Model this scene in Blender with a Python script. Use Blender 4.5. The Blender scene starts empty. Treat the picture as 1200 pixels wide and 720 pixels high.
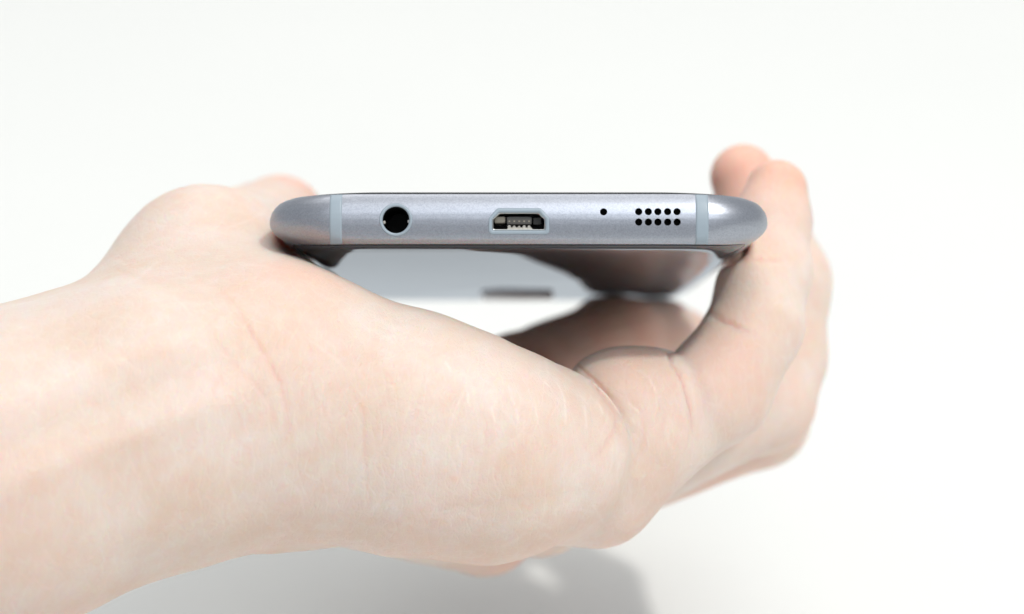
import bpy, bmesh, math, random
import numpy as np
from mathutils import Matrix, Vector
from mathutils.bvhtree import BVHTree

random.seed(4)
scene = bpy.context.scene
col = scene.collection
MM = 0.001

# ------------------------------------------------------------------ camera
PITCH = math.radians(25.0)          # the lens looks down at the table
CAM_H = 252.0                       # lens height above the table, mm
FOC = 2759.0                        # focal length in pixels of a 1200 px wide picture
ROOT = Matrix.Translation((0, 0, CAM_H * MM)) @ Matrix.Rotation(-PITCH, 4, 'X')   # frame: x right, y away, z up

cd = bpy.data.cameras.new('camera')
cam = bpy.data.objects.new('camera', cd)
col.objects.link(cam)
cam.matrix_world = ROOT @ Matrix.Rotation(math.radians(90), 4, 'X')
cd.sensor_width = 36.0
cd.lens = 36.0 * FOC / 1200.0
cd.clip_start = 0.01
cd.clip_end = 50.0
cd.dof.use_dof = True
cd.dof.focus_distance = 0.329
cd.dof.aperture_fstop = 15.0
scene.camera = cam

# ------------------------------------------------------------------ light
world = bpy.data.worlds.new('World')
scene.world = world
world.use_nodes = True
bg = world.node_tree.nodes['Background']
bg.inputs['Color'].default_value = (0.94, 0.97, 1.0, 1)
bg.inputs['Strength'].default_value = 0.52


def area_lamp(name, loc, target, size, power, color, shape='SQUARE'):
    ld = bpy.data.lights.new(name, 'AREA')
    ld.shape = shape
    ld.size = size
    ld.energy = power
    ld.color = color
    o = bpy.data.objects.new(name, ld)
    col.objects.link(o)
    o.location = loc
    d = Vector(target) - Vector(loc)
    o.rotation_euler = d.to_track_quat('-Z', 'Y').to_euler()
    return o


AIM = (0.0, 0.34, 0.05)
area_lamp('key_lamp', (1.25, -0.60, 2.97), AIM, 0.18, 49.0, (1.0, 0.965, 0.91), 'DISK')
area_lamp('front_fill', (0.35, -0.50, 1.25), AIM, 0.8, 5.5, (0.90, 0.95, 1.0))  # cool fill added above the camera side for hand front and metal
area_lamp('overhead_lamp', (-0.10, 0.95, 1.35), AIM, 1.0, 5.5, (1.0, 0.97, 0.92))

scene.view_settings.view_transform = 'Standard'
scene.view_settings.look = 'None'
scene.view_settings.exposure = 0.2
scene.view_settings.gamma = 1.0
scene.render.engine = 'CYCLES'
scene.cycles.use_denoising = True
scene.cycles.max_bounces = 8
scene.cycles.use_adaptive_sampling = True
scene.cycles.adaptive_threshold = 0.03
scene.cycles.sample_clamp_indirect = 6.0


# ------------------------------------------------------------------ helpers
def new_mat(name):
    m = bpy.data.materials.new(name)
    m.use_nodes = True
    nt = m.node_tree
    return m, nt, nt.nodes['Principled BSDF']


def node(nt, kind, **kw):
    n = nt.nodes.new(kind)
    for k, v in kw.items():
        if k in n.inputs:
            n.inputs[k].default_value = v
        else:
            setattr(n, k, v)
    return n


def simple_mat(name, color, rough=0.5, metal=0.0, noise=0.0, nscale=2000.0, bump=0.0, **extra):
    m, nt, p = new_mat(name)
    p.inputs['Base Color'].default_value = (*color, 1)
    p.inputs['Roughness'].default_value = rough
    p.inputs['Metallic'].default_value = metal
    for k, v in extra.items():
        p.inputs[k.replace('_', ' ')].default_value = v
    tc = node(nt, 'ShaderNodeTexCoord')
    nz = node(nt, 'ShaderNodeTexNoise', Scale=nscale, Detail=3.0)
    nt.links.new(tc.outputs['Object'], nz.inputs['Vector'])
    if noise:
        mr = node(nt, 'ShaderNodeMapRange')
        mr.inputs['To Min'].default_value = max(0.0, rough - noise)
        mr.inputs['To Max'].default_value = min(1.0, rough + noise)
        nt.links.new(nz.outputs['Fac'], mr.inputs['Value'])
        nt.links.new(mr.outputs['Result'], p.inputs['Roughness'])
    if bump:
        b = node(nt, 'ShaderNodeBump', Strength=bump, Distance=0.0001)
        nt.links.new(nz.outputs['Fac'], b.inputs['Height'])
        nt.links.new(b.outputs['Normal'], p.inputs['Normal'])
    return m


def mesh_obj(name, verts, faces, mat, parent=None, smooth=True, flip=False):
    me = bpy.data.meshes.new(name)
    v = np.asarray(verts, dtype=float) * MM
    if flip:
        faces = [tuple(reversed(f)) for f in faces]
    me.from_pydata(v.tolist(), [], [tuple(int(i) for i in f) for f in faces])
    me.update()
    if smooth:
        me.polygons.foreach_set('use_smooth', [True] * len(me.polygons))
    me.materials.append(mat)
    o = bpy.data.objects.new(name, me)
    col.objects.link(o)
    if parent:
        o.parent = parent
    return o


# ------------------------------------------------------------------ table
m_table, nt, p = new_mat('white_table')
tc = node(nt, 'ShaderNodeTexCoord')
nz = node(nt, 'ShaderNodeTexNoise', Scale=9.0, Detail=4.0)
nt.links.new(tc.outputs['Object'], nz.inputs['Vector'])
cr = node(nt, 'ShaderNodeValToRGB')
cr.color_ramp.elements[0].color = (0.72, 0.732, 0.718, 1)
cr.color_ramp.elements[1].color = (0.745, 0.755, 0.74, 1)
nt.links.new(nz.outputs['Fac'], cr.inputs['Fac'])
nt.links.new(cr.outputs['Color'], p.inputs['Base Color'])
p.inputs['Roughness'].default_value = 0.55
p.inputs['Specular IOR Level'].default_value = 0.3
n2 = node(nt, 'ShaderNodeTexNoise', Scale=900.0, Detail=3.0)
nt.links.new(tc.outputs['Object'], n2.inputs['Vector'])
b = node(nt, 'ShaderNodeBump', Strength=0.08, Distance=0.0002)
nt.links.new(n2.outputs['Fac'], b.inputs['Height'])
nt.links.new(b.outputs['Normal'], p.inputs['Normal'])
table = mesh_obj('tabletop', [(-2500, -1500, 0), (2500, -1500, 0), (2500, 3500, 0), (-2500, 3500, 0)],
                 [(0, 1, 2, 3)], m_table, smooth=False)
table['kind'] = 'structure'
table['label'] = 'plain white table surface filling the whole background'

# ------------------------------------------------------------------ phone
W, L, TH = 35.9, 142.4, 4.05
PH_PITCH = math.radians(-2.9)
PH_LOCAL = Matrix.Translation((0.957, 330.0, 12.35)) @ Matrix.Rotation(PH_PITCH, 4, 'X')   # mm, in the ROOT frame


def mm_matrix(m):
    m2 = m.copy()
    m2.translation = m.translation * MM
    return m2


phone = bpy.data.objects.new('smartphone', None)
col.objects.link(phone)
phone.matrix_world = ROOT @ mm_matrix(PH_LOCAL)
phone.empty_display_size = 0.02
phone['label'] = 'silver blue metal smartphone held flat, charging port end facing the camera'
phone['category'] = 'smartphone'

# profile: height, inset at the long sides, inset at the short ends
PROF = np.array([
    (-4.05, 6.8, 3.2), (-4.0, 5.2, 2.5), (-3.85, 4.0, 1.85), (-3.65, 3.2, 1.40),
    (-3.5, 2.75, 1.20), (-3.1, 2.15, 0.82), (-2.85, 1.85, 0.61), (-2.75, 1.7, 0.54), (-2.3, 1.15, 0.37),
    (-1.6, 0.55, 0.18), (-0.8, 0.15, 0.045), (0.0, 0.0, 0.0), (0.8, 0.05, 0.05), (1.6, 0.28, 0.21),
    (2.3, 0.72, 0.43), (2.9, 1.3, 0.70), (3.3, 2.05, 0.93), (3.6, 2.9, 1.17),
    (3.72, 3.8, 1.40), (3.86, 4.9, 1.65), (3.98, 6.6, 2.2), (4.06, 9.0, 3.2)])
IB, IF = 4, 17         # frame runs between these profile rows


def prof(z):
    return np.interp(z, PROF[:, 0], PROF[:, 1]), np.interp(z, PROF[:, 0], PROF[:, 2])


def outline(insx, insy, nb=48, ns=60, nc=14, R=10.0):
    a, y0, y1 = W - insx, insy, L - insy
    pts = []
    for i in range(nb):                                   # near end, left to right
        pts.append((-(a - R) + 2 * (a - R) * i / nb, y0))
    for i in range(nc):
        t = -math.pi / 2 + math.pi / 2 * i / nc
        pts.append((a - R + R * math.cos(t), y0 + R + R * math.sin(t)))
    for i in range(ns):
        pts.append((a, y0 + R + (y1 - y0 - 2 * R) * i / ns))
    for i in range(nc):
        t = math.pi / 2 * i / nc
        pts.append((a - R + R * math.cos(t), y1 - R + R * math.sin(t)))
    for i in range(nb):
        pts.append(((a - R) - 2 * (a - R) * i / nb, y1))
    for i in range(nc):
        t = math.pi / 2 + math.pi / 2 * i / nc
        pts.append((-(a - R) + R * math.cos(t), y1 - R + R * math.sin(t)))
    for i in range(ns):
        pts.append((-a, y1 - R - (y1 - y0 - 2 * R) * i / ns))
    for i in range(nc):
        t = math.pi + math.pi / 2 * i / nc
        pts.append((-(a - R) + R * math.cos(t), y0 + R + R * math.sin(t)))
    return pts


def seam(z, y):
    """the seam between frame and back glass climbs along the long sides"""
    if z >= 0:
        return z
    t = min(1.0, max(0.0, (min(y, L - y) - 0.8) / 10.0))
    c = 1 - 0.22 * t * t * (3 - 2 * t)
    if z >= -3.66:
        return z * c
    return -3.66 * c + (z + 3.66) / (-4.05 + 3.66) * (-4.05 + 3.66 * c)


def stack(rows):
    verts, faces = [], []
    n = 0
    for z, ix, iy in rows:
        o = outline(ix, iy)
        n = len(o)
        verts += [(x, y, seam(z, y)) for x, y in o]
    for k in range(len(rows) - 1):
        for i in range(n):
            j = (i + 1) % n
            faces.append((k * n + i, k * n + j, (k + 1) * n + j, (k + 1) * n + i))
    faces.append(tuple(range(n - 1, -1, -1)))
    faces.append(tuple(range((len(rows) - 1) * n, len(rows) * n)))
    return verts, faces


def densify(rows, k=3):
    out = []
    for a, b_ in zip(rows[:-1], rows[1:]):
        for i in range(k):
            out.append(tuple(a + (b_ - a) * i / k))
    out.append(tuple(rows[-1]))
    return out


# materials
m_frame, nt, p = new_mat('blasted_aluminium')
p.inputs['Metallic'].default_value = 1.0
p.inputs['Roughness'].default_value = 0.40
tc = node(nt, 'ShaderNodeTexCoord')
v1 = node(nt, 'ShaderNodeTexVoronoi', Scale=7000.0)
nt.links.new(tc.outputs['Object'], v1.inputs['Vector'])
cr = node(nt, 'ShaderNodeValToRGB')
cr.color_ramp.elements[0].color = (0.325, 0.345, 0.39, 1)
cr.color_ramp.elements[1].color = (0.40, 0.42, 0.47, 1)
sp = node(nt, 'ShaderNodeSeparateColor')
nt.links.new(v1.outputs['Color'], sp.inputs['Color'])
nt.links.new(sp.outputs[0], cr.inputs['Fac'])
nt.links.new(cr.outputs['Color'], p.inputs['Base Color'])
b = node(nt, 'ShaderNodeBump', Strength=0.09, Distance=0.00005)
nt.links.new(sp.outputs[1], b.inputs['Height'])
nt.links.new(b.outputs['Normal'], p.inputs['Normal'])

m_band = simple_mat('antenna_plastic', (0.29, 0.35, 0.40), 0.42, 0.0, 0.06)
m_glass = simple_mat('dark_glass', (0.012, 0.013, 0.016), 0.03, 0.0, 0.0, IOR=1.55)
m_bump = simple_mat('camera_trim', (0.80, 0.82, 0.86), 0.35, 0.0, 0.05)
m_back, nt, p = new_mat('tinted_back_glass')
p.inputs['Base Color'].default_value = (0.07, 0.075, 0.085, 1)
p.inputs['Roughness'].default_value = 0.4
p.inputs['Specular IOR Level'].default_value = 0.0
gl = node(nt, 'ShaderNodeBsdfGlossy', Roughness=0.02)
tc = node(nt, 'ShaderNodeTexCoord')
nz = node(nt, 'ShaderNodeTexNoise', Scale=60.0, Detail=2.0)
nt.links.new(tc.outputs['Object'], nz.inputs['Vector'])
cr = node(nt, 'ShaderNodeValToRGB')
cr.color_ramp.elements[0].color = (0.60, 0.645, 0.71, 1)
cr.color_ramp.elements[1].color = (0.63, 0.675, 0.735, 1)
nt.links.new(nz.outputs['Fac'], cr.inputs['Fac'])
nt.links.new(cr.outputs['Color'], gl.inputs['Color'])
fr = node(nt, 'ShaderNodeFresnel', IOR=1.6)
ms = node(nt, 'ShaderNodeMixShader')
nt.links.new(fr.outputs['Fac'], ms.inputs['Fac'])
nt.links.new(p.outputs['BSDF'], ms.inputs[1])
nt.links.new(gl.outputs['BSDF'], ms.inputs[2])
nt.links.new(ms.outputs['Shader'], nt.nodes['Material Output'].inputs['Surface'])
m_gap = simple_mat('black_gasket', (0.01, 0.01, 0.011), 0.6)
m_black = simple_mat('black_plastic', (0.004, 0.004, 0.005), 0.55)
m_steel = simple_mat('port_steel', (0.55, 0.56, 0.55), 0.30, 1.0, 0.08)
m_tongue = simple_mat('port_tongue', (0.05, 0.048, 0.044), 0.5)
m_tongue2 = simple_mat('port_brass', (0.26, 0.235, 0.19), 0.45, 0.8, 0.1)
m_contact = simple_mat('port_contact', (0.50, 0.48, 0.43), 0.42, 1.0, 0.1, 3000.0, 0.3)

rows_f = densify(PROF[IB:IF + 1], 3)
fv, ff = stack(rows_f)
frame = mesh_obj('frame', fv, ff, m_frame, phone)
gv, gf = stack([(3.602, 3.1, 1.28)] + densify(PROF[IF + 1:], 2))
front = mesh_obj('front_glass', gv, gf, m_glass, phone)
kv, kf = stack(densify(PROF[:IB], 2) + [(-3.62, 3.12, 1.38)])
back = mesh_obj('back_glass', kv, kf, m_back, phone)
gk = stack([(-3.635, 3.5, 1.72), (-3.49, 3.1, 1.5)])
gasket = mesh_obj('gasket', gk[0], gk[1], m_gap, phone, smooth=False)


def pt(u, v):
    """pixel on the near end face -> phone x, z in mm"""
    return (u - 608.0) / 8.36, (257.2 - v) / 8.36


def prism(poly, y0, y1):
    n = len(poly)
    verts = [(x, y0, z) for x, z in poly] + [(x, y1, z) for x, z in poly]
    faces = [(i, i + n, (i + 1) % n + n, (i + 1) % n) for i in range(n)]
    faces.append(tuple(range(n)))
    faces.append(tuple(range(2 * n - 1, n - 1, -1)))
    return verts, faces


def circle(cx, cz, r, n=40):
    return [(cx + r * math.cos(2 * math.pi * i / n), cz + r * math.sin(2 * math.pi * i / n)) for i in range(n)]


def round_poly(corners, r, n=6):
    out = []
    c = [np.array(q, float) for q in corners]
    for i in range(len(c)):
        a, b_, d = c[i - 1], c[i], c[(i + 1) % len(c)]
        u = (a - b_) / np.linalg.norm(a - b_)
        w = (d - b_) / np.linalg.norm(d - b_)
        ang = math.acos(max(-1, min(1, float(u @ w))))
        t = min(r / math.tan(ang / 2), 0.45 * min(np.linalg.norm(a - b_), np.linalg.norm(d - b_)))
        p0, p1 = b_ + u * t, b_ + w * t
        for k in range(n + 1):
            s = k / n
            out.append(tuple((1 - s) ** 2 * p0 + 2 * s * (1 - s) * b_ + s * s * p1))
    return out


jx, jz = pt(463.9, 258.1)
usb_out = round_poly([pt(572.5, 275.2), pt(644, 275.2), pt(644, 256.5), pt(633.5, 244.3), pt(583, 244.3), pt(572.5, 256.5)], 0.62)
usb_in = round_poly([pt(577, 270.2), pt(639, 270.2), pt(639, 257.5), pt(631.5, 249.8), pt(585, 249.8), pt(577, 257.5)], 0.30)
mic = pt(707.4, 248.8)
speakers = [pt(u, v) for v in (248.6, 260.9) for u in (748.5, 759.8, 771.0, 782.4, 793.5)]

# cut the openings out of the frame
bm = bmesh.new()
for poly, depth in [(circle(jx, jz, 2.34), 13.0), (usb_out, 7.0), (circle(mic[0], mic[1], 0.51, 24), 3.0)] + \
        [(circle(q[0], q[1], 0.51, 24), 3.0) for q in speakers]:
    cv, cf = prism(poly, -2.0, depth)
    bv = [bm.verts.new(Vector(c) * MM) for c in cv]
    for f in cf:
        bm.faces.new([bv[i] for i in f])
bmesh.ops.recalc_face_normals(bm, faces=bm.faces)
cme = bpy.data.meshes.new('cut')
bm.to_mesh(cme)
bm.free()
cutter = bpy.data.objects.new('cut', cme)
col.objects.link(cutter)
cutter.parent = phone
src = frame.data.copy()
md = frame.modifiers.new('cut', 'BOOLEAN')
md.operation = 'DIFFERENCE'
md.solver = 'EXACT'
md.object = cutter
bpy.context.view_layer.update()
dg = bpy.context.evaluated_depsgraph_get()
nm = bpy.data.meshes.new_from_object(frame.evaluated_get(dg))
frame.modifiers.remove(md)
frame.data = nm
nm.name = 'frame'
bpy.data.objects.remove(cutter)
# shading normals of the uncut surface
sv = np.array([v.co for v in src.vertices])
sn = np.array([v.normal for v in src.vertices])
spolys = [tuple(q.vertices) for q in src.polygons if len(q.vertices) == 4]
bvh = BVHTree.FromPolygons([Vector(v) for v in sv], spolys)
normals = [Vector((0, 0, 0))] * len(nm.loops)
cache = {}
for q in nm.polygons:
    fn = q.normal
    for li in q.loop_indices:
        vi = nm.loops[li].vertex_index
        if vi not in cache:
            co, n_, idx, dist = bvh.find_nearest(nm.vertices[vi].co)
            w_ = 1.0 / (np.linalg.norm(sv[list(spolys[idx])] - np.array(nm.vertices[vi].co), axis=1) + 1e-7)
            an = Vector((sn[list(spolys[idx])] * w_[:, None]).sum(0)).normalized()
            cache[vi] = (an, dist)
        an, dist = cache[vi]
        normals[li] = an if (dist < 2e-5 and an.dot(fn) > 0.75) else fn
nm.normals_split_custom_set([tuple(n_) for n_ in normals])


def y_face(z):
    return prof(z)[1]


# antenna bands, following the frame's own curve
def antenna_band(u0, u1):
    x0, x1 = pt(u0, 0)[0], pt(u1, 0)[0]
    zs = np.linspace(-3.46, 3.57, 30)
    verts, faces = [], []
    nx = 6
    a = W - 10.0
    for off in (0.035, -0.5):
        for z in zs:
            ix, iy = prof(z)
            for k in range(nx + 1):
                x = x0 + (x1 - x0) * k / nx
                xe = abs(x) - (W - ix - 10.0)
                y = iy + (10.0 - math.sqrt(max(100.0 - xe * xe, 0)) if xe > 0 else 0.0)
                verts.append((x, y - off, z))
    m = nx + 1
    nz_ = len(zs)
    for r in range(nz_ - 1):
        for k in range(nx):
            i = r * m + k
            faces.append((i, i + 1, i + m + 1, i + m))
    off = nz_ * m
    ring = [k for k in range(m)] + [r * m + nx for r in range(1, nz_)] + \
           [(nz_ - 1) * m + k for k in range(nx - 1, -1, -1)] + [r * m for r in range(nz_ - 2, 0, -1)]
    for i in range(len(ring)):
        a_, b_ = ring[i], ring[(i + 1) % len(ring)]
        faces.append((a_, a_ + off, b_ + off, b_))
    return mesh_obj('antenna_band', verts, faces, m_band, frame)


antenna_band(386, 400.5)
antenna_band(815.5, 830.5)


def sleeve(name, poly_out, poly_in, ya, yb, mat, parent, proud=0.04, lip=0.10):
    """tube between two outlines with a small rounded lip at its mouth, closed at the back"""
    n = len(poly_out)
    assert n == len(poly_in)
    def ring(pts, y):
        return [(x, y if y is not None else ya, z) for x, z in pts]
    mid = [((a[0] * .45 + b_[0] * .55), (a[1] * .45 + b_[1] * .55)) for a, b_ in zip(poly_out, poly_in)]
    mo = [((a[0] * .85 + b_[0] * .15), (a[1] * .85 + b_[1] * .15)) for a, b_ in zip(poly_out, poly_in)]
    rings = [ring(poly_out, yb)]
    rings.append([(x, y_face(z) + 0.02, z) for x, z in poly_out])
    rings.append([(x, y_face(z) - proud, z) for x, z in mo])
    rings.append([(x, y_face(z) - proud, z) for x, z in mid])
    rings.append([(x, y_face(z) + lip, z) for x, z in poly_in])
    rings.append(ring(poly_in, yb))
    verts = [q for r in rings for q in r]
    faces = []
    for k in range(len(rings) - 1):
        for i in range(n):
            j = (i + 1) % n
            faces.append((k * n + i, (k + 1) * n + i, (k + 1) * n + j, k * n + j))
    return mesh_obj(name, verts, faces, mat, parent)


def cup(name, poly, y0, y1, mat, parent):
    """blind hole lining: open at y0, closed at y1"""
    n = len(poly)
    verts = [(x, y_face(z) + y0, z) for x, z in poly] + [(x, y1, z) for x, z in poly]
    faces = [(i, (i + 1) % n, (i + 1) % n + n, i + n) for i in range(n)]
    faces.append(tuple(range(n, 2 * n)))
    return mesh_obj(name, verts, faces, mat, parent, smooth=False)


def box(name, x0, x1, y0, y1, z0, z1, mat, parent, bev=0.05):
    bm = bmesh.new()
    bmesh.ops.create_cube(bm, size=1.0)
    for v in bm.verts:
        v.co = ((x0 + x1) / 2 + v.co.x * (x1 - x0), (y0 + y1) / 2 + v.co.y * (y1 - y0), (z0 + z1) / 2 + v.co.z * (z1 - z0))
    bmesh.ops.bevel(bm, geom=list(bm.edges), offset=bev, segments=2, affect='EDGES')
    bmesh.ops.scale(bm, vec=(MM, MM, MM), verts=bm.verts)
    me = bpy.data.meshes.new(name)
    bm.to_mesh(me)
    bm.free()
    me.materials.append(mat)
    o = bpy.data.objects.new(name, me)
    col.objects.link(o)
    o.parent = parent
    return o


jack = sleeve('headphone_jack', circle(jx, jz, 2.33), circle(jx, jz, 1.87), 0, 12.5, m_band, phone)
cup('jack_socket', circle(jx, jz, 1.86), 0.25, 12.0, m_black, jack)
box('spring_contact', jx - 1.86, jx - 1.50, 0.6, 2.4, jz - 0.52, jz - 0.10, m_contact, jack, 0.06)
box('spring_contact', jx + 1.62, jx + 1.86, 0.9, 2.4, jz - 0.35, jz + 0.05, m_steel, jack, 0.05)

usb = sleeve('charging_port', usb_out, usb_in, 0, 6.8, m_band, phone)
shell_in = [(x * 0.985 + 0.015 * 0, z * 0.97) for x, z in usb_in]
cz0 = sum(z for _, z in usb_in) / len(usb_in)
shell_o = [(x * 0.996, cz0 + (z - cz0) * 0.985) for x, z in usb_in]
shell_i = [(x * 0.965, cz0 + (z - cz0) * 0.90) for x, z in usb_in]
sleeve('port_shell', shell_o, shell_i, 0, 6.5, m_steel, usb, proud=-0.14, lip=0.2)
cup('port_cavity', shell_i, 5.8, 6.4, m_black, usb)
xa, za = pt(594, 263)
xb, zb = pt(623, 254)
tongue = box('tongue', xa, xb, 0.9, 6.2, za, zb, m_tongue, usb, 0.08)
plate = box('contact_plate', xa + 0.05, xb + 0.1, 1.0, 5.5, za - 0.78, za - 0.42, m_contact, usb, 0.1)
for k in range(5):
    xc = xa + (k + 0.5) * (xb - xa) / 5
    box('contact', xc - 0.26, xc + 0.24, 1.05 + 0.12 * (k % 2), 5.5, za - 0.40, za - 0.10 - 0.05 * (k % 3), m_contact, usb, 0.1)
    box('contact', xc - 0.2, xc + 0.2, 0.86, 1.4, za + 0.25, za + 0.62, m_tongue2, tongue, 0.08)
x2, z2 = pt(579.5, 261)
x3, z3 = pt(592, 253.5)
box('latch', x2, x3, 1.4, 5.8, z2, z3, m_tongue2, usb, 0.1)
x2, z2 = pt(625, 262)
x3, z3 = pt(634.5, 254)
box('latch', x2, x3, 2.4, 5.8, z2, z3, m_tongue, usb, 0.1)

cup('microphone_hole', circle(mic[0], mic[1], 0.507, 24), 0.09, 2.9, m_black, frame)
for q in speakers:
    cup('speaker_hole', circle(q[0], q[1], 0.507, 24), 0.09, 2.9, m_black, frame)

# rear camera bump, near the far end of the back
cb = round_poly([(-6.9, 116.0), (6.9, 116.0), (6.9, 129.5), (-6.9, 129.5)], 2.6, 8)
n = len(cb)
rs = [(1.0, -3.9), (1.0, -4.5), (0.975, -4.65), (0.90, -4.65), (0.885, -4.57)]
vs = []
for s, z in rs:
    vs += [(x * s, 122.75 + (y - 122.75) * s, z) for x, y in cb]
fs = []
for k in range(len(rs) - 1):
    for i in range(n):
        j = (i + 1) % n
        fs.append((k * n + i, (k + 1) * n + i, (k + 1) * n + j, k * n + j))
fs.append(tuple(range(4 * n, 5 * n)))
bump_o = mesh_obj('rear_camera', vs, fs, m_bump, phone)
lens_r = circle(0, 122.75, 4.0, 32)
lv = [(x, y, -4.575) for x, y in lens_r] + [(x, y, -4.63) for x, y in lens_r] + [(x * 0.8, 122.75 + (y - 122.75) * 0.8, -4.60) for x, y in lens_r]
lf = [(i, i + 32, (i + 1) % 32 + 32, (i + 1) % 32) for i in range(32)] + \
     [(i + 32, i + 64, (i + 1) % 32 + 64, (i + 1) % 32 + 32) for i in range(32)]
mesh_obj('lens_ring', lv, lf, m_steel, bump_o)

# ------------------------------------------------------------------ hand (signed distance modelling)
PHI = np.array(PH_LOCAL.inverted())


def capsule(P, a, b_, ra, rb):
    a = np.asarray(a, np.float32)
    ab = np.asarray(b_, np.float32) - a
    pa = P - a
    t = np.clip((pa @ ab) / float(ab @ ab), 0, 1)
    d = pa - t[:, None] * ab
    return np.sqrt((d * d).sum(1)) - (ra + (rb - ra) * t)


def ball(P, c, r, s=(1, 1, 1)):
    q = (P - np.asarray(c, np.float32)) / np.asarray(s, np.float32)
    return (np.sqrt((q * q).sum(1)) - r) * min(s)


def smin(a, b_, k):
    h = np.maximum(k - np.abs(a - b_), 0) / k
    return np.minimum(a, b_) - h * h * k * 0.25


def smax(a, b_, k):
    return -smin(-a, -b_, k)


def chain(P, pts, k=3.0):
    d = None
    for (p0, p1) in zip(pts[:-1], pts[1:]):
        c = capsule(P, p0[:3], p1[:3], p0[3], p1[3])
        d = c if d is None else smin(d, c, k)
    return d


def px(u, v, y, r=None):
    q = ((u - 600.0) / FOC * y, y, (360.0 - v) / FOC * y)
    return q if r is None else q + (r,)


def phone_sdf(P):
    Q = P @ PHI[:3, :3].T.astype(np.float32) + PHI[:3, 3].astype(np.float32)
    R = 10.0
    qx = np.abs(Q[:, 0]) - (W - R)
    qy = np.abs(Q[:, 1] - L / 2) - (L / 2 - R)
    d2 = np.minimum(np.maximum(qx, qy), 0) + np.sqrt(np.maximum(qx, 0) ** 2 + np.maximum(qy, 0) ** 2) - R
    e = 3.6
    wz = np.abs(Q[:, 2]) - TH + e
    wx = d2 + e
    return np.minimum(np.maximum(wx, wz), 0) + np.sqrt(np.maximum(wx, 0) ** 2 + np.maximum(wz, 0) ** 2) - e


# joints: x, depth, z, radius (mm)
FOREARM_N = [(-190, 276, -70, 25), (-120, 300, -42.8, 22.2), (-68, 318, -22.8, 19.6), (-50, 325, -16.6, 18.6), (-33, 331, -13.6, 18.2)]
FOREARM_F = [(-195, 296, -68, 24), (-122, 320, -42, 21.0), (-70, 338, -20.0, 18.2), (-54, 344, -13.8, 17.2), (-37, 347, -14.5, 15.0)]
HYPO = [(-33, 331, -13.6, 18.2), (-14, 333, -18.2, 15.8), (-3, 335, -20.8, 14.2), (5.0, 339, -21.0, 11.8)]
MCP5 = px(699, 569, 350, 9.3)
MCP4 = (12, 370, -27, 9.6)
MCP3 = (4, 388, -31.0, 9.6)
MCP2 = (-5, 405, -36.0, 9.8)
CARP = (-32, 341, -18, 14.0)
PALM5 = [CARP[:3] + (13.0,), MCP5]
PALM4 = [CARP, MCP4]
PALM3 = [CARP, MCP3]
PALM2 = [CARP, MCP2]
THENAR = [(-38, 338, -13, 15.0), (-46.5, 358, 4.2, 13.2)]
THUMB = [(-46.5, 358, 4.2, 13.2), (-44.5, 390, 9, 9.6), (-43.0, 408, 12.0, 8.8), (-42.0, 425, 15.6, 7.8)]
PINKY = [MCP5[:3] + (7.8,), px(846, 458, 358, 7.2), px(884, 385, 363, 6.8), px(900, 318, 371, 6.4), px(904, 262, 376, 5.8), px(910, 224, 379, 4.9)]
RING = [MCP4[:3] + (8.6,), px(897, 470, 391, 7.8), px(912, 420, 395, 7.6), px(917, 330, 399, 7.6), px(893, 262, 401, 6.6), px(870, 208, 403, 5.4)]
MIDDLE = [MCP3[:3] + (9.0,), (44.5, 417, -20, 7.6), (48.5, 425, 2, 7.2), (42.5, 430, 14, 6.2)]
INDEX = [MCP2[:3] + (9.4,), (1, 424, -13.8, 8.8), (19, 450, -6.4, 8.5), (28, 459, -6.5, 8.0), (33, 466, -7, 7.0)]


def hand_sdf(P):
    P = P.astype(np.float32)
    arm = smin(chain(P, FOREARM_N, 6), chain(P, FOREARM_F, 6), 12)
    core = smin(arm, chain(P, HYPO, 5), 4)
    for c in (PALM5, PALM4, PALM3, PALM2):
        core = smin(core, chain(P, c), 5)
    th = smin(chain(P, THENAR), chain(P, THUMB, 4), 4)
    core = smin(core, th, 12)
    core = smin(core, capsule(P, (-33, 345, -8), (-37, 376, -3), 12.5, 12.0), 4)     # thumb muscle under the phone's edge
    f5 = chain(P, PINKY, 3)
    f5 = smin(f5, capsule(P, px(824, 459, 355), px(864, 413, 359), 7.0, 6.7), 2.4)                 # pad of the near phalanx
    f5 = smin(f5, ball(P, px(886, 345, 366), 6.3, (1, 1, 1.25)), 1.5)
    pad = smin(capsule(P, px(722, 480, 351), px(768, 478, 353), 8.6, 8.4), capsule(P, px(738, 481, 351), px(745, 515, 349), 8.6, 8.5), 4)    # fold of palm under the little finger
    f4 = chain(P, RING, 3)
    f3 = chain(P, MIDDLE, 3)
    f2 = chain(P, INDEX, 3)
    pv = 360 - P[:, 2] / P[:, 1] * np.float32(FOC)
    d = smin(core, pad, 0.9 + 4.5 * np.clip((pv - 500) / 60, 0, 1))      # the folds die out down the side of the hand
    d = smin(d, f5, 0.6 + 2.8 * np.clip((pv - 475) / 70, 0, 1))
    d = smin(d, smin(f4, core, 4.0), 0.7)
    d = smin(d, smin(f3, core, 4.0), 0.7)
    d = smin(d, smin(f2, core, 4.0), 0.7)
    # flesh gives way where the phone presses
    d = smax(d, -(phone_sdf(P) - 0.06), 0.9)
    return d


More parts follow.
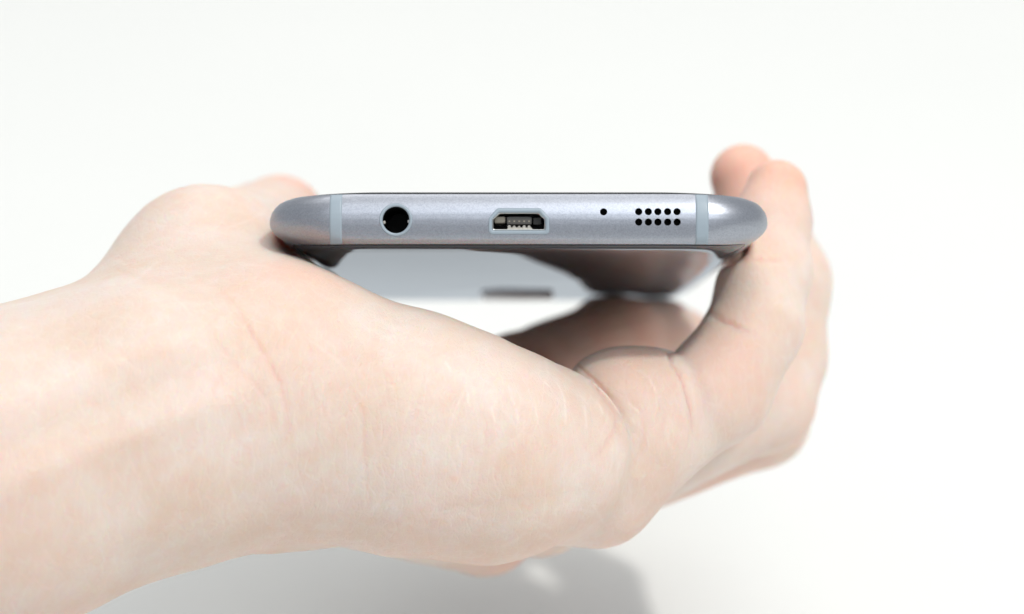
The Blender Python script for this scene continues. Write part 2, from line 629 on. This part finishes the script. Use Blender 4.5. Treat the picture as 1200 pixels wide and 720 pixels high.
def surface_nets(lo, hi, h):
    """sparse surface nets over hand_sdf"""
    B = 6
    n = np.ceil((np.array(hi) - np.array(lo)) / (h * B)).astype(int)
    lo = np.array(lo, float)
    gx = [lo[i] + (np.arange(n[i]) + 0.5) * h * B for i in range(3)]
    C = np.stack(np.meshgrid(*gx, indexing='ij'), -1).reshape(-1, 3)
    dc = hand_sdf(C)
    act = np.where(np.abs(dc) < h * B * 1.15)[0]
    dim = n * B + 1
    F = np.full(dim, 50.0, np.float32)
    F_blocks = np.repeat(np.repeat(np.repeat(dc.reshape(n), B, 0), B, 1), B, 2)
    F[:-1, :-1, :-1] = F_blocks
    off = np.stack(np.meshgrid(*[np.arange(B + 1)] * 3, indexing='ij'), -1).reshape(-1, 3)
    bi = np.stack(np.unravel_index(act, n), -1) * B
    for s in range(0, len(bi), 1500):
        idx = (bi[s:s + 1500, None, :] + off[None]).reshape(-1, 3)
        F[idx[:, 0], idx[:, 1], idx[:, 2]] = hand_sdf(lo + idx * h)
    S = F < 0
    cells = np.zeros(dim - 1, np.int8)
    for a in (0, 1):
        for b_ in (0, 1):
            for c in (0, 1):
                cells += S[a:dim[0] - 1 + a, b_:dim[1] - 1 + b_, c:dim[2] - 1 + c]
    A = np.stack(np.where((cells > 0) & (cells < 8)), -1)
    vid = np.full(dim - 1, -1, np.int64)
    vid[A[:, 0], A[:, 1], A[:, 2]] = np.arange(len(A))
    acc = np.zeros((len(A), 3))
    cnt = np.zeros(len(A))
    corners = [(a, b_, c) for a in (0, 1) for b_ in (0, 1) for c in (0, 1)]
    for i, c0 in enumerate(corners):
        for c1 in corners[i + 1:]:
            if sum(abs(x - y) for x, y in zip(c0, c1)) != 1:
                continue
            f0 = F[A[:, 0] + c0[0], A[:, 1] + c0[1], A[:, 2] + c0[2]]
            f1 = F[A[:, 0] + c1[0], A[:, 1] + c1[1], A[:, 2] + c1[2]]
            m = (f0 < 0) != (f1 < 0)
            t = np.where(m, f0 / np.where(m, f0 - f1, 1), 0)
            pos = np.array(c0) + t[:, None] * (np.array(c1) - np.array(c0))
            acc[m] += pos[m]
            cnt[m] += 1
    V = lo + (A + acc / cnt[:, None]) * h
    quads = []
    for ax in range(3):
        sl0 = [slice(1, -1)] * 3
        sl0[ax] = slice(0, -1)
        s0 = S[tuple(sl0)]
        sl1 = list(sl0)
        sl1[ax] = slice(1, None)
        s1 = S[tuple(sl1)]
        E = np.stack(np.where(s0 != s1), -1)
        o = np.array([1, 1, 1])
        o[ax] = 0
        E = E + o
        u_, w_ = (ax + 1) % 3, (ax + 2) % 3
        du = np.zeros(3, int)
        du[u_] = 1
        dw = np.zeros(3, int)
        dw[w_] = 1
        q = np.stack([vid[tuple((E - du - dw).T)], vid[tuple((E - dw).T)], vid[tuple(E.T)], vid[tuple((E - du).T)]], -1)
        inside = S[tuple(E.T)]
        q = np.where(inside[:, None], q, q[:, ::-1])
        quads.append(q)
    Q = np.concatenate(quads)
    return V, Q[(Q >= 0).all(1)]


def grad(P, e=0.25):
    g = np.zeros((len(P), 3))
    for i in range(3):
        d = np.zeros(3)
        d[i] = e
        g[:, i] = hand_sdf(P + d) - hand_sdf(P - d)
    return g / (np.linalg.norm(g, axis=1, keepdims=True) + 1e-9)


def project(V, n=2):
    for _ in range(n):
        V = V - grad(V) * np.clip(hand_sdf(V), -0.6, 0.6)[:, None]
    return V


HV, HQ = surface_nets((-172, 240, -100), (66, 482, 42), 1.0)
# drop everything that is not the main surface piece is not needed: one solid
HV = project(HV, 2)


def subdivide(V, Q):
    e = np.sort(np.concatenate([Q[:, [0, 1]], Q[:, [1, 2]], Q[:, [2, 3]], Q[:, [3, 0]]]), 1)
    ue, inv = np.unique(e[:, 0] * len(V) + e[:, 1], return_inverse=True)
    em = (V[ue // len(V)] + V[ue % len(V)]) / 2
    fm = V[Q].mean(1)
    nV, nE, nQ = len(V), len(ue), len(Q)
    NV = np.concatenate([V, em, fm])
    i = inv.reshape(4, nQ)
    f = nV + nE + np.arange(nQ)
    e0, e1, e2, e3 = [nV + i[k] for k in range(4)]
    NQ = np.concatenate([np.stack([Q[:, 0], e0, f, e3], 1), np.stack([e0, Q[:, 1], e1, f], 1),
                         np.stack([f, e1, Q[:, 2], e2], 1), np.stack([e3, f, e2, Q[:, 3]], 1)])
    return NV, NQ


HV, HQ = subdivide(HV, HQ)
HV = project(HV, 1)


def refine(V, Q, sel):
    """split the selected quads once more; points on the rim of the selection stay on the old edges"""
    S_ = Q[sel]
    keep = Q[~sel]
    used, inv = np.unique(S_, return_inverse=True)
    sub = inv.reshape(S_.shape)
    nv, nq = subdivide(V[used], sub)
    e = np.sort(np.concatenate([sub[:, [0, 1]], sub[:, [1, 2]], sub[:, [2, 3]], sub[:, [3, 0]]]), 1)
    _, cnt = np.unique(e[:, 0] * len(used) + e[:, 1], return_counts=True)
    n0 = len(used)
    rim = np.zeros(len(nv), bool)
    rim[n0:n0 + len(cnt)] = cnt == 1
    idx = np.concatenate([used, len(V) + np.arange(len(nv) - n0)])
    new = nv[n0:].copy()
    fr_ = ~rim[n0:]
    new[fr_] = project(new[fr_], 1)
    return np.concatenate([V, new]), np.concatenate([keep, idx[nq]]), np.concatenate([np.zeros(len(V), bool), rim[n0:]])


cen = HV[HQ].mean(1)
nrm = np.cross(HV[HQ[:, 2]] - HV[HQ[:, 0]], HV[HQ[:, 3]] - HV[HQ[:, 1]])
cu = 600 + cen[:, 0] / cen[:, 1] * FOC
cv_ = 360 - cen[:, 2] / cen[:, 1] * FOC
sel = ((nrm * cen).sum(1) < 0) & (cen[:, 1] < 378) & (cu > -40) & (cu < 960) & (cv_ < 740)
HV, HQ, RIM = refine(HV, HQ, sel)
HN = grad(HV, 0.3)

# --- skin folds and lines, pressed into the real surface (drawn on the side of the hand that shows)
PU = 600 + HV[:, 0] / HV[:, 1] * FOC
PVv = 360 - HV[:, 2] / HV[:, 1] * FOC
facing = (HN * HV).sum(1) < 0
near = facing & (HV[:, 1] < 385)


def stroke(line, wid, taper=False):
    """soft stroke of half width wid along a line over the visible skin"""
    line = [np.array(q, float) for q in line]
    la = np.array(line)
    lo_, hi_ = la.min(0) - 3 * wid, la.max(0) + 3 * wid
    m = np.where(near & (PU > lo_[0]) & (PU < hi_[0]) & (PVv > lo_[1]) & (PVv < hi_[1]))[0]
    if len(m) == 0:
        return m, np.zeros(0)
    u_, v_ = PU[m], PVv[m]
    best = np.full(len(m), 1e9)
    par = np.zeros(len(m))
    ns = len(line) - 1
    for k, (a, b_) in enumerate(zip(line[:-1], line[1:])):
        ab = b_ - a
        t = np.clip(((u_ - a[0]) * ab[0] + (v_ - a[1]) * ab[1]) / (ab @ ab), 0, 1)
        dd = np.hypot(u_ - a[0] - t * ab[0], v_ - a[1] - t * ab[1])
        c = dd < best
        best[c] = dd[c]
        par[c] = (k + t[c]) / ns
    g = np.exp(-(best / wid) ** 2)
    if taper:
        g = g * np.clip(4 * par * (1 - par), 0, 1) ** 0.5
    return m, g


def wiggle(line, n=4, amp=0.6, rs_=np.random.RandomState(11)):
    out = []
    for a, b_ in zip(line[:-1], line[1:]):
        for k in range(n):
            t = k / n
            out.append((a[0] + (b_[0] - a[0]) * t + rs_.normal(0, amp), a[1] + (b_[1] - a[1]) * t + rs_.normal(0, amp)))
    out.append(line[-1])
    return out


disp = np.zeros(len(HV))
red = np.zeros(len(HV))
CREASES = [   # polyline in picture units, depth mm, half width in picture units, redness
    ([(222, 325), (255, 335), (278, 360), (298, 395), (312, 418), (328, 448), (338, 490), (342, 540)], 0.11, 3.8, 0.22),
    ([(262, 350), (290, 385), (308, 415)], 0.07, 2.8, 0.14),
    ([(225, 352), (250, 395), (285, 435), (315, 470), (325, 520)], 0.06, 4.0, 0.12),
    ([(727, 487), (722, 505), (710, 525), (690, 545)], 0.16, 5.0, 0.25),
    ([(762, 380), (784, 414), (796, 434), (804, 452), (811, 478), (815, 506)], 0.30, 3.0, 0.42),
    ([(762, 380), (784, 414), (797, 434), (806, 456), (813, 490), (816, 530)], 0.45, 7.5, 0.22),
    ([(650, 400), (688, 438), (710, 461), (724, 482), (730, 510)], 0.22, 3.0, 0.42),
    ([(690, 445), (712, 466), (727, 490), (731, 530)], 0.35, 7.5, 0.2),
    ([(815, 360), (836, 371), (858, 381), (888, 392)], 0.35, 7.0, 0.15),
    ([(745, 470), (757, 500), (752, 530), (735, 555)], 0.12, 4.0, 0.2),
    ([(780, 450), (783, 480), (775, 510)], 0.10, 4.0, 0.15),
    ([(813, 493), (815, 515)], 0.12, 4.0, 0.2),
    ([(835, 371), (856, 379), (880, 388)], 0.22, 3.5, 0.35),
    ([(868, 307), (890, 303), (925, 306)], 0.25, 4.0, 0.35),
    ([(410, 450), (425, 480), (428, 540), (432, 600)], 0.10, 3.0, 0.2),
    ([(500, 430), (488, 480), (478, 540)], 0.07, 2.5, 0.1),
    ([(470, 470), (455, 510), (450, 545)], 0.06, 2.5, 0.1),
    ([(540, 455), (533, 490), (525, 515)], 0.07, 2.2, 0.0),
    ([(592, 440), (600, 475), (606, 500)], 0.08, 2.2, 0.0),
    ([(625, 455), (632, 490), (637, 510)], 0.08, 2.2, 0.0),
    ([(655, 465), (662, 500)], 0.08, 2.2, 0.0),
    ([(690, 475), (700, 505)], 0.07, 2.2, 0.0),
    ([(120, 310), (160, 325), (215, 330)], 0.10, 4.0, 0.1),
    ([(130, 345), (190, 352), (240, 350)], 0.08, 4.0, 0.1),
    ([(190, 268), (250, 262), (300, 266)], 0.10, 5.0, 0.1),
    ([(170, 292), (235, 284), (292, 284)], 0.09, 5.0, 0.1),
    ([(300, 640), (360, 622), (430, 618)], 0.14, 6.0, 0.15),
    ([(-20, 480), (120, 428), (240, 385)], -0.55, 17.0, 0.0),
    ([(-20, 580), (150, 510), (280, 462)], -0.45, 20.0, 0.0),
    ([(-20, 530), (135, 468), (262, 422)], 0.25, 14.0, 0.0),
    ([(560, 470), (570, 500), (566, 540)], 0.06, 2.2, 0.05),
    ([(735, 455), (742, 480), (750, 492)], 0.08, 2.2, 0.05),
    ([(765, 432), (776, 462), (772, 495)], 0.09, 3.0, 0.1),
    ([(520, 600), (600, 588), (700, 575)], 0.12, 9.0, 0.05),
    ([(360, 430), (372, 480), (368, 540)], 0.06, 2.4, 0.08),
    ([(385, 470), (392, 520), (396, 580)], 0.05, 2.2, 0.06),
]
pale = np.zeros(len(HV))
for line, dep, wid, rd in CREASES:
    ln = wiggle(line) if wid < 8 else line
    m, g = stroke(ln, wid * (0.8 if wid < 8 else 1.0), wid < 8)
    disp[m] -= dep * g
    m, g = stroke(ln, wid * 1.3, wid < 8)
    red[m] = np.maximum(red[m], rd * g)
PALE = [[(595, 451), (599, 464), (603, 476)], [(626, 472), (630, 499)], [(653, 443), (661.7, 470), (663, 499)], [(684.6, 474), (689, 503)],
        [(543, 457), (534.6, 482), (524, 510)], [(545, 457), (551, 478)], [(605, 474), (607, 497)], [(737, 470), (751, 487)], [(739, 487), (745, 497)],
        [(522, 422), (528, 437)], [(637, 445), (643, 455)], [(700, 468), (708, 486)], [(575, 476), (580, 500)], [(760, 440), (771, 462)]]
for line in PALE:
    ln = wiggle(line, 3, 0.7)
    m, g = stroke(ln, 1.5, True)
    pale[m] = np.maximum(pale[m], 0.24 * g)
    disp[m] -= 0.03 * g
rsl = np.random.RandomState(23)
# many faint lines: (centre range, direction in degrees, length, count)
for (u0, u1, v0, v1), ang, ln_, cnt in [((330, 720, 430, 620), 95, 42, 120), ((240, 400, 330, 640), 70, 55, 70), ((120, 310, 235, 320), 172, 55, 45),
                                        ((20, 260, 350, 640), 60, 40, 50), ((680, 800, 420, 590), 80, 40, 45), ((420, 740, 580, 645), 8, 45, 50),
                                        ((780, 930, 200, 480), 20, 26, 50), ((300, 480, 600, 640), 20, 40, 25)]:
    for _ in range(cnt):
        c = (rsl.uniform(u0, u1), rsl.uniform(v0, v1))
        a = math.radians(ang + rsl.normal(0, 16))
        h_ = ln_ * rsl.uniform(0.4, 1.1) / 2
        bend = rsl.normal(0, 4)
        ln = [(c[0] - math.cos(a) * h_, c[1] - math.sin(a) * h_), (c[0] - math.sin(a) * bend, c[1] + math.cos(a) * bend), (c[0] + math.cos(a) * h_, c[1] + math.sin(a) * h_)]
        w_ = rsl.uniform(1.3, 2.4)
        m, g = stroke(wiggle(ln, 3, 0.6), w_, True)
        disp[m] -= rsl.uniform(0.01, 0.03) * g
        q = rsl.rand()
        if q < 0.35:
            red[m] = np.maximum(red[m], 0.13 * g)
        elif q < 0.5:
            pale[m] = np.maximum(pale[m], 0.12 * g)
m, g = stroke([(531, 561), (534, 562)], 4.0)
red[m] = np.maximum(red[m], 0.3 * g)
disp[m] += 0.05 * g


def vnoise(P, scale, seed):
    rs_ = np.random.RandomState(seed)
    T = rs_.rand(32, 32, 32)
    q = P / scale + 1000
    i = np.floor(q).astype(int)
    f = q - i
    f = f * f * (3 - 2 * f)
    out = 0
    for a in (0, 1):
        for b_ in (0, 1):
            for c in (0, 1):
                w_ = (f[:, 0] if a else 1 - f[:, 0]) * (f[:, 1] if b_ else 1 - f[:, 1]) * (f[:, 2] if c else 1 - f[:, 2])
                out = out + w_ * T[(i[:, 0] + a) % 32, (i[:, 1] + b_) % 32, (i[:, 2] + c) % 32]
    return out


disp += (vnoise(HV, 14, 1) - 0.5) * 0.9 + (vnoise(HV, 6, 2) - 0.5) * 0.25
pd = phone_sdf(HV.astype(np.float32))
disp *= np.clip((pd - 0.1) / 1.5, 0, 1)
HV2 = HV + HN * disp[:, None]


# flush of the skin: finger ends, knuckles, heel of the hand; plus painted shade, bounce
def blob(c, r):
    return np.exp(-((HV - np.array(c)) ** 2).sum(1) / r ** 2)


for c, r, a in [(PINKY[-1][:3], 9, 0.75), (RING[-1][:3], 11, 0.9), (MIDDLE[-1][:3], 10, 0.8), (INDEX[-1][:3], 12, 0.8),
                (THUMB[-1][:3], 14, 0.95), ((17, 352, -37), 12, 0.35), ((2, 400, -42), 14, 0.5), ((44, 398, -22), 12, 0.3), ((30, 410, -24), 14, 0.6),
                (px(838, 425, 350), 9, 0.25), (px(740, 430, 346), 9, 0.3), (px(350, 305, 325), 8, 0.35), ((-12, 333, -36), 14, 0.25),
                (px(890, 290, 368), 6, 0.4), ((20, 448, -8), 13, 0.9), ((2, 424, -14), 13, 0.9), ((12, 440, -10), 13, 0.9), ((20, 400, -22), 14, 0.7),  # index and middle: shade under the phone painted as redder skin
                ((5, 338, -35), 13, 0.3), ((-30, 330, -33), 13, 0.22), ((-65, 316, -43), 16, 0.25), ((-95, 306, -54), 16, 0.25), ((46, 392, -18), 10, 0.2)]:  # underside of hand and forearm: warm table bounce painted into the skin
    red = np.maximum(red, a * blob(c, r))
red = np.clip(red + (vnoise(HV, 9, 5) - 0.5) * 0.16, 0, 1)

# --- skin material
m_skin, nt, p = new_mat('skin')
at = node(nt, 'ShaderNodeAttribute', attribute_name='flush_and_shade')
tc = node(nt, 'ShaderNodeTexCoord')
n1 = node(nt, 'ShaderNodeTexNoise', Scale=70.0, Detail=4.0)
nt.links.new(tc.outputs['Object'], n1.inputs['Vector'])
r1 = node(nt, 'ShaderNodeValToRGB')
r1.color_ramp.elements[0].position = 0.3
r1.color_ramp.elements[1].position = 0.7
r1.color_ramp.elements[0].color = (0.66, 0.532, 0.442, 1)
r1.color_ramp.elements[1].color = (0.705, 0.625, 0.57, 1)
nt.links.new(n1.outputs['Fac'], r1.inputs['Fac'])
mx = node(nt, 'ShaderNodeMix', data_type='RGBA')
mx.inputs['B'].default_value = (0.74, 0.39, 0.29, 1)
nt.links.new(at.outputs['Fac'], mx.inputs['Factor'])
n4 = node(nt, 'ShaderNodeTexNoise', Scale=420.0, Detail=4.0)
nt.links.new(tc.outputs['Object'], n4.inputs['Vector'])
r4 = node(nt, 'ShaderNodeValToRGB')
r4.color_ramp.elements[0].position = 0.35
r4.color_ramp.elements[1].position = 0.68
r4.color_ramp.elements[0].color = (1.0, 0.94, 0.92, 1)
r4.color_ramp.elements[1].color = (1.0, 1.0, 1.0, 1)
nt.links.new(n4.outputs['Fac'], r4.inputs['Fac'])
mm = node(nt, 'ShaderNodeMix', data_type='RGBA', blend_type='MULTIPLY')
mm.inputs['Factor'].default_value = 1.0
nt.links.new(r1.outputs['Color'], mm.inputs['A'])
nt.links.new(r4.outputs['Color'], mm.inputs['B'])
nt.links.new(mm.outputs['Result'], mx.inputs['A'])
nt.links.new(mx.outputs['Result'], p.inputs['Base Color'])
p.inputs['Subsurface Weight'].default_value = 0.85
p.inputs['Subsurface Radius'].default_value = (1.0, 0.38, 0.20)
p.inputs['Subsurface Scale'].default_value = 0.0055
p.inputs['Roughness'].default_value = 0.52
p.inputs['Specular IOR Level'].default_value = 0.38
v1 = node(nt, 'ShaderNodeTexVoronoi', Scale=1500.0, feature='DISTANCE_TO_EDGE')
n2 = node(nt, 'ShaderNodeTexNoise', Scale=700.0, Detail=5.0)
mp = node(nt, 'ShaderNodeMapping')
mp.inputs['Scale'].default_value = (1.0, 0.6, 0.55)
nt.links.new(tc.outputs['Object'], mp.inputs['Vector'])
nt.links.new(mp.outputs['Vector'], v1.inputs['Vector'])
nt.links.new(mp.outputs['Vector'], n2.inputs['Vector'])
ad = node(nt, 'ShaderNodeMath', operation='ADD')
nt.links.new(v1.outputs['Distance'], ad.inputs[0])
nt.links.new(n2.outputs['Fac'], ad.inputs[1])
# fine crossing lines of the skin: long cells across the hand, broken up by a warp
wp = node(nt, 'ShaderNodeTexNoise', Scale=160.0, Detail=2.0)
nt.links.new(tc.outputs['Object'], wp.inputs['Vector'])
wm = node(nt, 'ShaderNodeMix', data_type='RGBA', blend_type='LINEAR_LIGHT')
wm.inputs['Factor'].default_value = 0.0015
nt.links.new(tc.outputs['Object'], wm.inputs['A'])
nt.links.new(wp.outputs['Color'], wm.inputs['B'])
heights = [(ad.outputs['Value'], 1.0)]
line_fac = None
for sc_, rot, vs_, amp, wd in (((1.0, 0.8, 0.16), 0.12, 640.0, 0.55, 0.10), ((0.35, 0.8, 1.0), 0.6, 800.0, 0.22, 0.08), ((1.0, 1.0, 0.6), -0.4, 1500.0, 0.45, 0.14)):
    mp2 = node(nt, 'ShaderNodeMapping')
    mp2.inputs['Scale'].default_value = sc_
    mp2.inputs['Rotation'].default_value = (0.0, rot, 0.0)
    nt.links.new(wm.outputs['Result'], mp2.inputs['Vector'])
    vv = node(nt, 'ShaderNodeTexVoronoi', Scale=vs_, feature='DISTANCE_TO_EDGE')
    nt.links.new(mp2.outputs['Vector'], vv.inputs['Vector'])
    mr = node(nt, 'ShaderNodeMapRange', interpolation_type='SMOOTHSTEP')
    mr.inputs['From Max'].default_value = wd
    nt.links.new(vv.outputs['Distance'], mr.inputs['Value'])
    heights.append((mr.outputs['Result'], amp))
    if line_fac is None:
        line_fac = mr.outputs['Result']
acc_ = None
for so, amp in heights:
    ma = node(nt, 'ShaderNodeMath', operation='MULTIPLY_ADD')
    ma.inputs[1].default_value = amp
    nt.links.new(so, ma.inputs[0])
    if acc_ is None:
        ma.inputs[2].default_value = 0.0
    else:
        nt.links.new(acc_, ma.inputs[2])
    acc_ = ma.outputs['Value']
b = node(nt, 'ShaderNodeBump', Strength=0.32, Distance=0.00022)
nt.links.new(acc_, b.inputs['Height'])
# dry, paler skin along the fine lines
iv = node(nt, 'ShaderNodeMath', operation='MULTIPLY_ADD')
iv.inputs[1].default_value = -0.05
iv.inputs[2].default_value = 0.05
nt.links.new(line_fac, iv.inputs[0])
pm = node(nt, 'ShaderNodeMix', data_type='RGBA')
pm.inputs['B'].default_value = (0.90, 0.86, 0.82, 1)
at2 = node(nt, 'ShaderNodeAttribute', attribute_name='pale')
mxx = node(nt, 'ShaderNodeMath', operation='MAXIMUM')
nt.links.new(at2.outputs['Fac'], mxx.inputs[0])
nt.links.new(iv.outputs['Value'], mxx.inputs[1])
nt.links.new(mxx.outputs['Value'], pm.inputs['Factor'])
nt.links.new(mx.outputs['Result'], pm.inputs['A'])
nt.links.new(pm.outputs['Result'], p.inputs['Base Color'])
nt.links.new(b.outputs['Normal'], p.inputs['Normal'])

ROT = np.array(ROOT)[:3, :3]
hand = None
me = bpy.data.meshes.new('hand')
me.vertices.add(len(HV2))
me.vertices.foreach_set('co', (HV2 * MM).astype(np.float32).ravel())
me.loops.add(HQ.size)
me.loops.foreach_set('vertex_index', HQ.astype(np.int32).ravel())
me.polygons.add(len(HQ))
me.polygons.foreach_set('loop_start', np.arange(0, HQ.size, 4, dtype=np.int32))
me.polygons.foreach_set('loop_total', np.full(len(HQ), 4, dtype=np.int32))
me.update(calc_edges=True)
me.validate()
me.polygons.foreach_set('use_smooth', [True] * len(me.polygons))
fa = me.attributes.new('flush_and_shade', 'FLOAT', 'POINT')
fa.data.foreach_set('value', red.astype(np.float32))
pa = me.attributes.new('pale', 'FLOAT', 'POINT')
pa.data.foreach_set('value', pale.astype(np.float32))
me.materials.append(m_skin)
hand = bpy.data.objects.new('hand', me)
col.objects.link(hand)
hand.matrix_world = ROOT
hand['label'] = 'bare pale left hand and wrist, palm up, cradling the phone with curled fingers'
hand['category'] = 'hand'
print('hand verts', len(HV2), 'quads', len(HQ))

# --- finger nails
m_nail = simple_mat('nail', (0.80, 0.58, 0.50), 0.25, 0.0, 0.05, Subsurface_Weight=0.2, Subsurface_Scale=0.001)


def nail(tip, prev, back, width, length):
    """plate on the side of the finger end that faces `back`"""
    tip = np.array(tip[:3], float)
    ax = tip - np.array(prev[:3], float)
    ax /= np.linalg.norm(ax)
    bk = np.array(back, float)
    bk -= ax * (bk @ ax)
    bk /= np.linalg.norm(bk)
    sd = np.cross(ax, bk)
    nu, nv = 12, 14
    pts, offs = [], []
    for j in range(nv + 1):
        t = j / nv
        for i in range(nu + 1):
            s = -1 + 2 * i / nu
            ww = width / 2 * (1 - 0.30 * max(0, (t - 0.8) / 0.2) ** 2 - 0.25 * max(0, (0.2 - t) / 0.2) ** 2)
            pts.append(tip + ax * (-length * 0.72 + length * t) + sd * s * ww + bk * 5.0)
            edge = min(1.0, (1 - abs(s)) / 0.25, t / 0.15)
            offs.append(0.02 + 0.13 * math.sqrt(max(edge, 0)))
    P_ = np.array(pts)
    for _ in range(40):
        dd = hand_sdf(P_)
        P_ = P_ - bk * np.clip(dd, -0.5, 0.5)[:, None] * 0.7
    top = P_ + bk * np.array(offs)[:, None]
    bot = P_ - bk * 0.25
    m = nu + 1
    fs = []
    N = len(top)
    for j in range(nv):
        for i in range(nu):
            a = j * m + i
            fs.append((a, a + 1, a + m + 1, a + m))
            fs.append((a + N, a + m + N, a + m + 1 + N, a + 1 + N))
    ring = list(range(m)) + [j * m + nu for j in range(1, nv + 1)] + [nv * m + i for i in range(nu - 1, -1, -1)] + [j * m for j in range(nv - 1, 0, -1)]
    for i in range(len(ring)):
        a, b2 = ring[i], ring[(i + 1) % len(ring)]
        fs.append((a, a + N, b2 + N, b2))
    mesh_obj('fingernail', np.concatenate([top, bot]), fs, m_nail, hand)


nail(PINKY[-1], PINKY[-2], (1, 0.25, 0.1), 7.5, 9.0)
nail(RING[-1], RING[-2], (1, 0.3, 0.3), 8.5, 10.0)
nail(MIDDLE[-1], MIDDLE[-2], (1, 0.3, 0.3), 9.0, 10.0)
nail(INDEX[-1], INDEX[-2], (0.3, 0.2, -1), 9.0, 10.0)
nail(THUMB[-1], THUMB[-2], (-0.7, 0.0, 0.7), 10.0, 11.5)
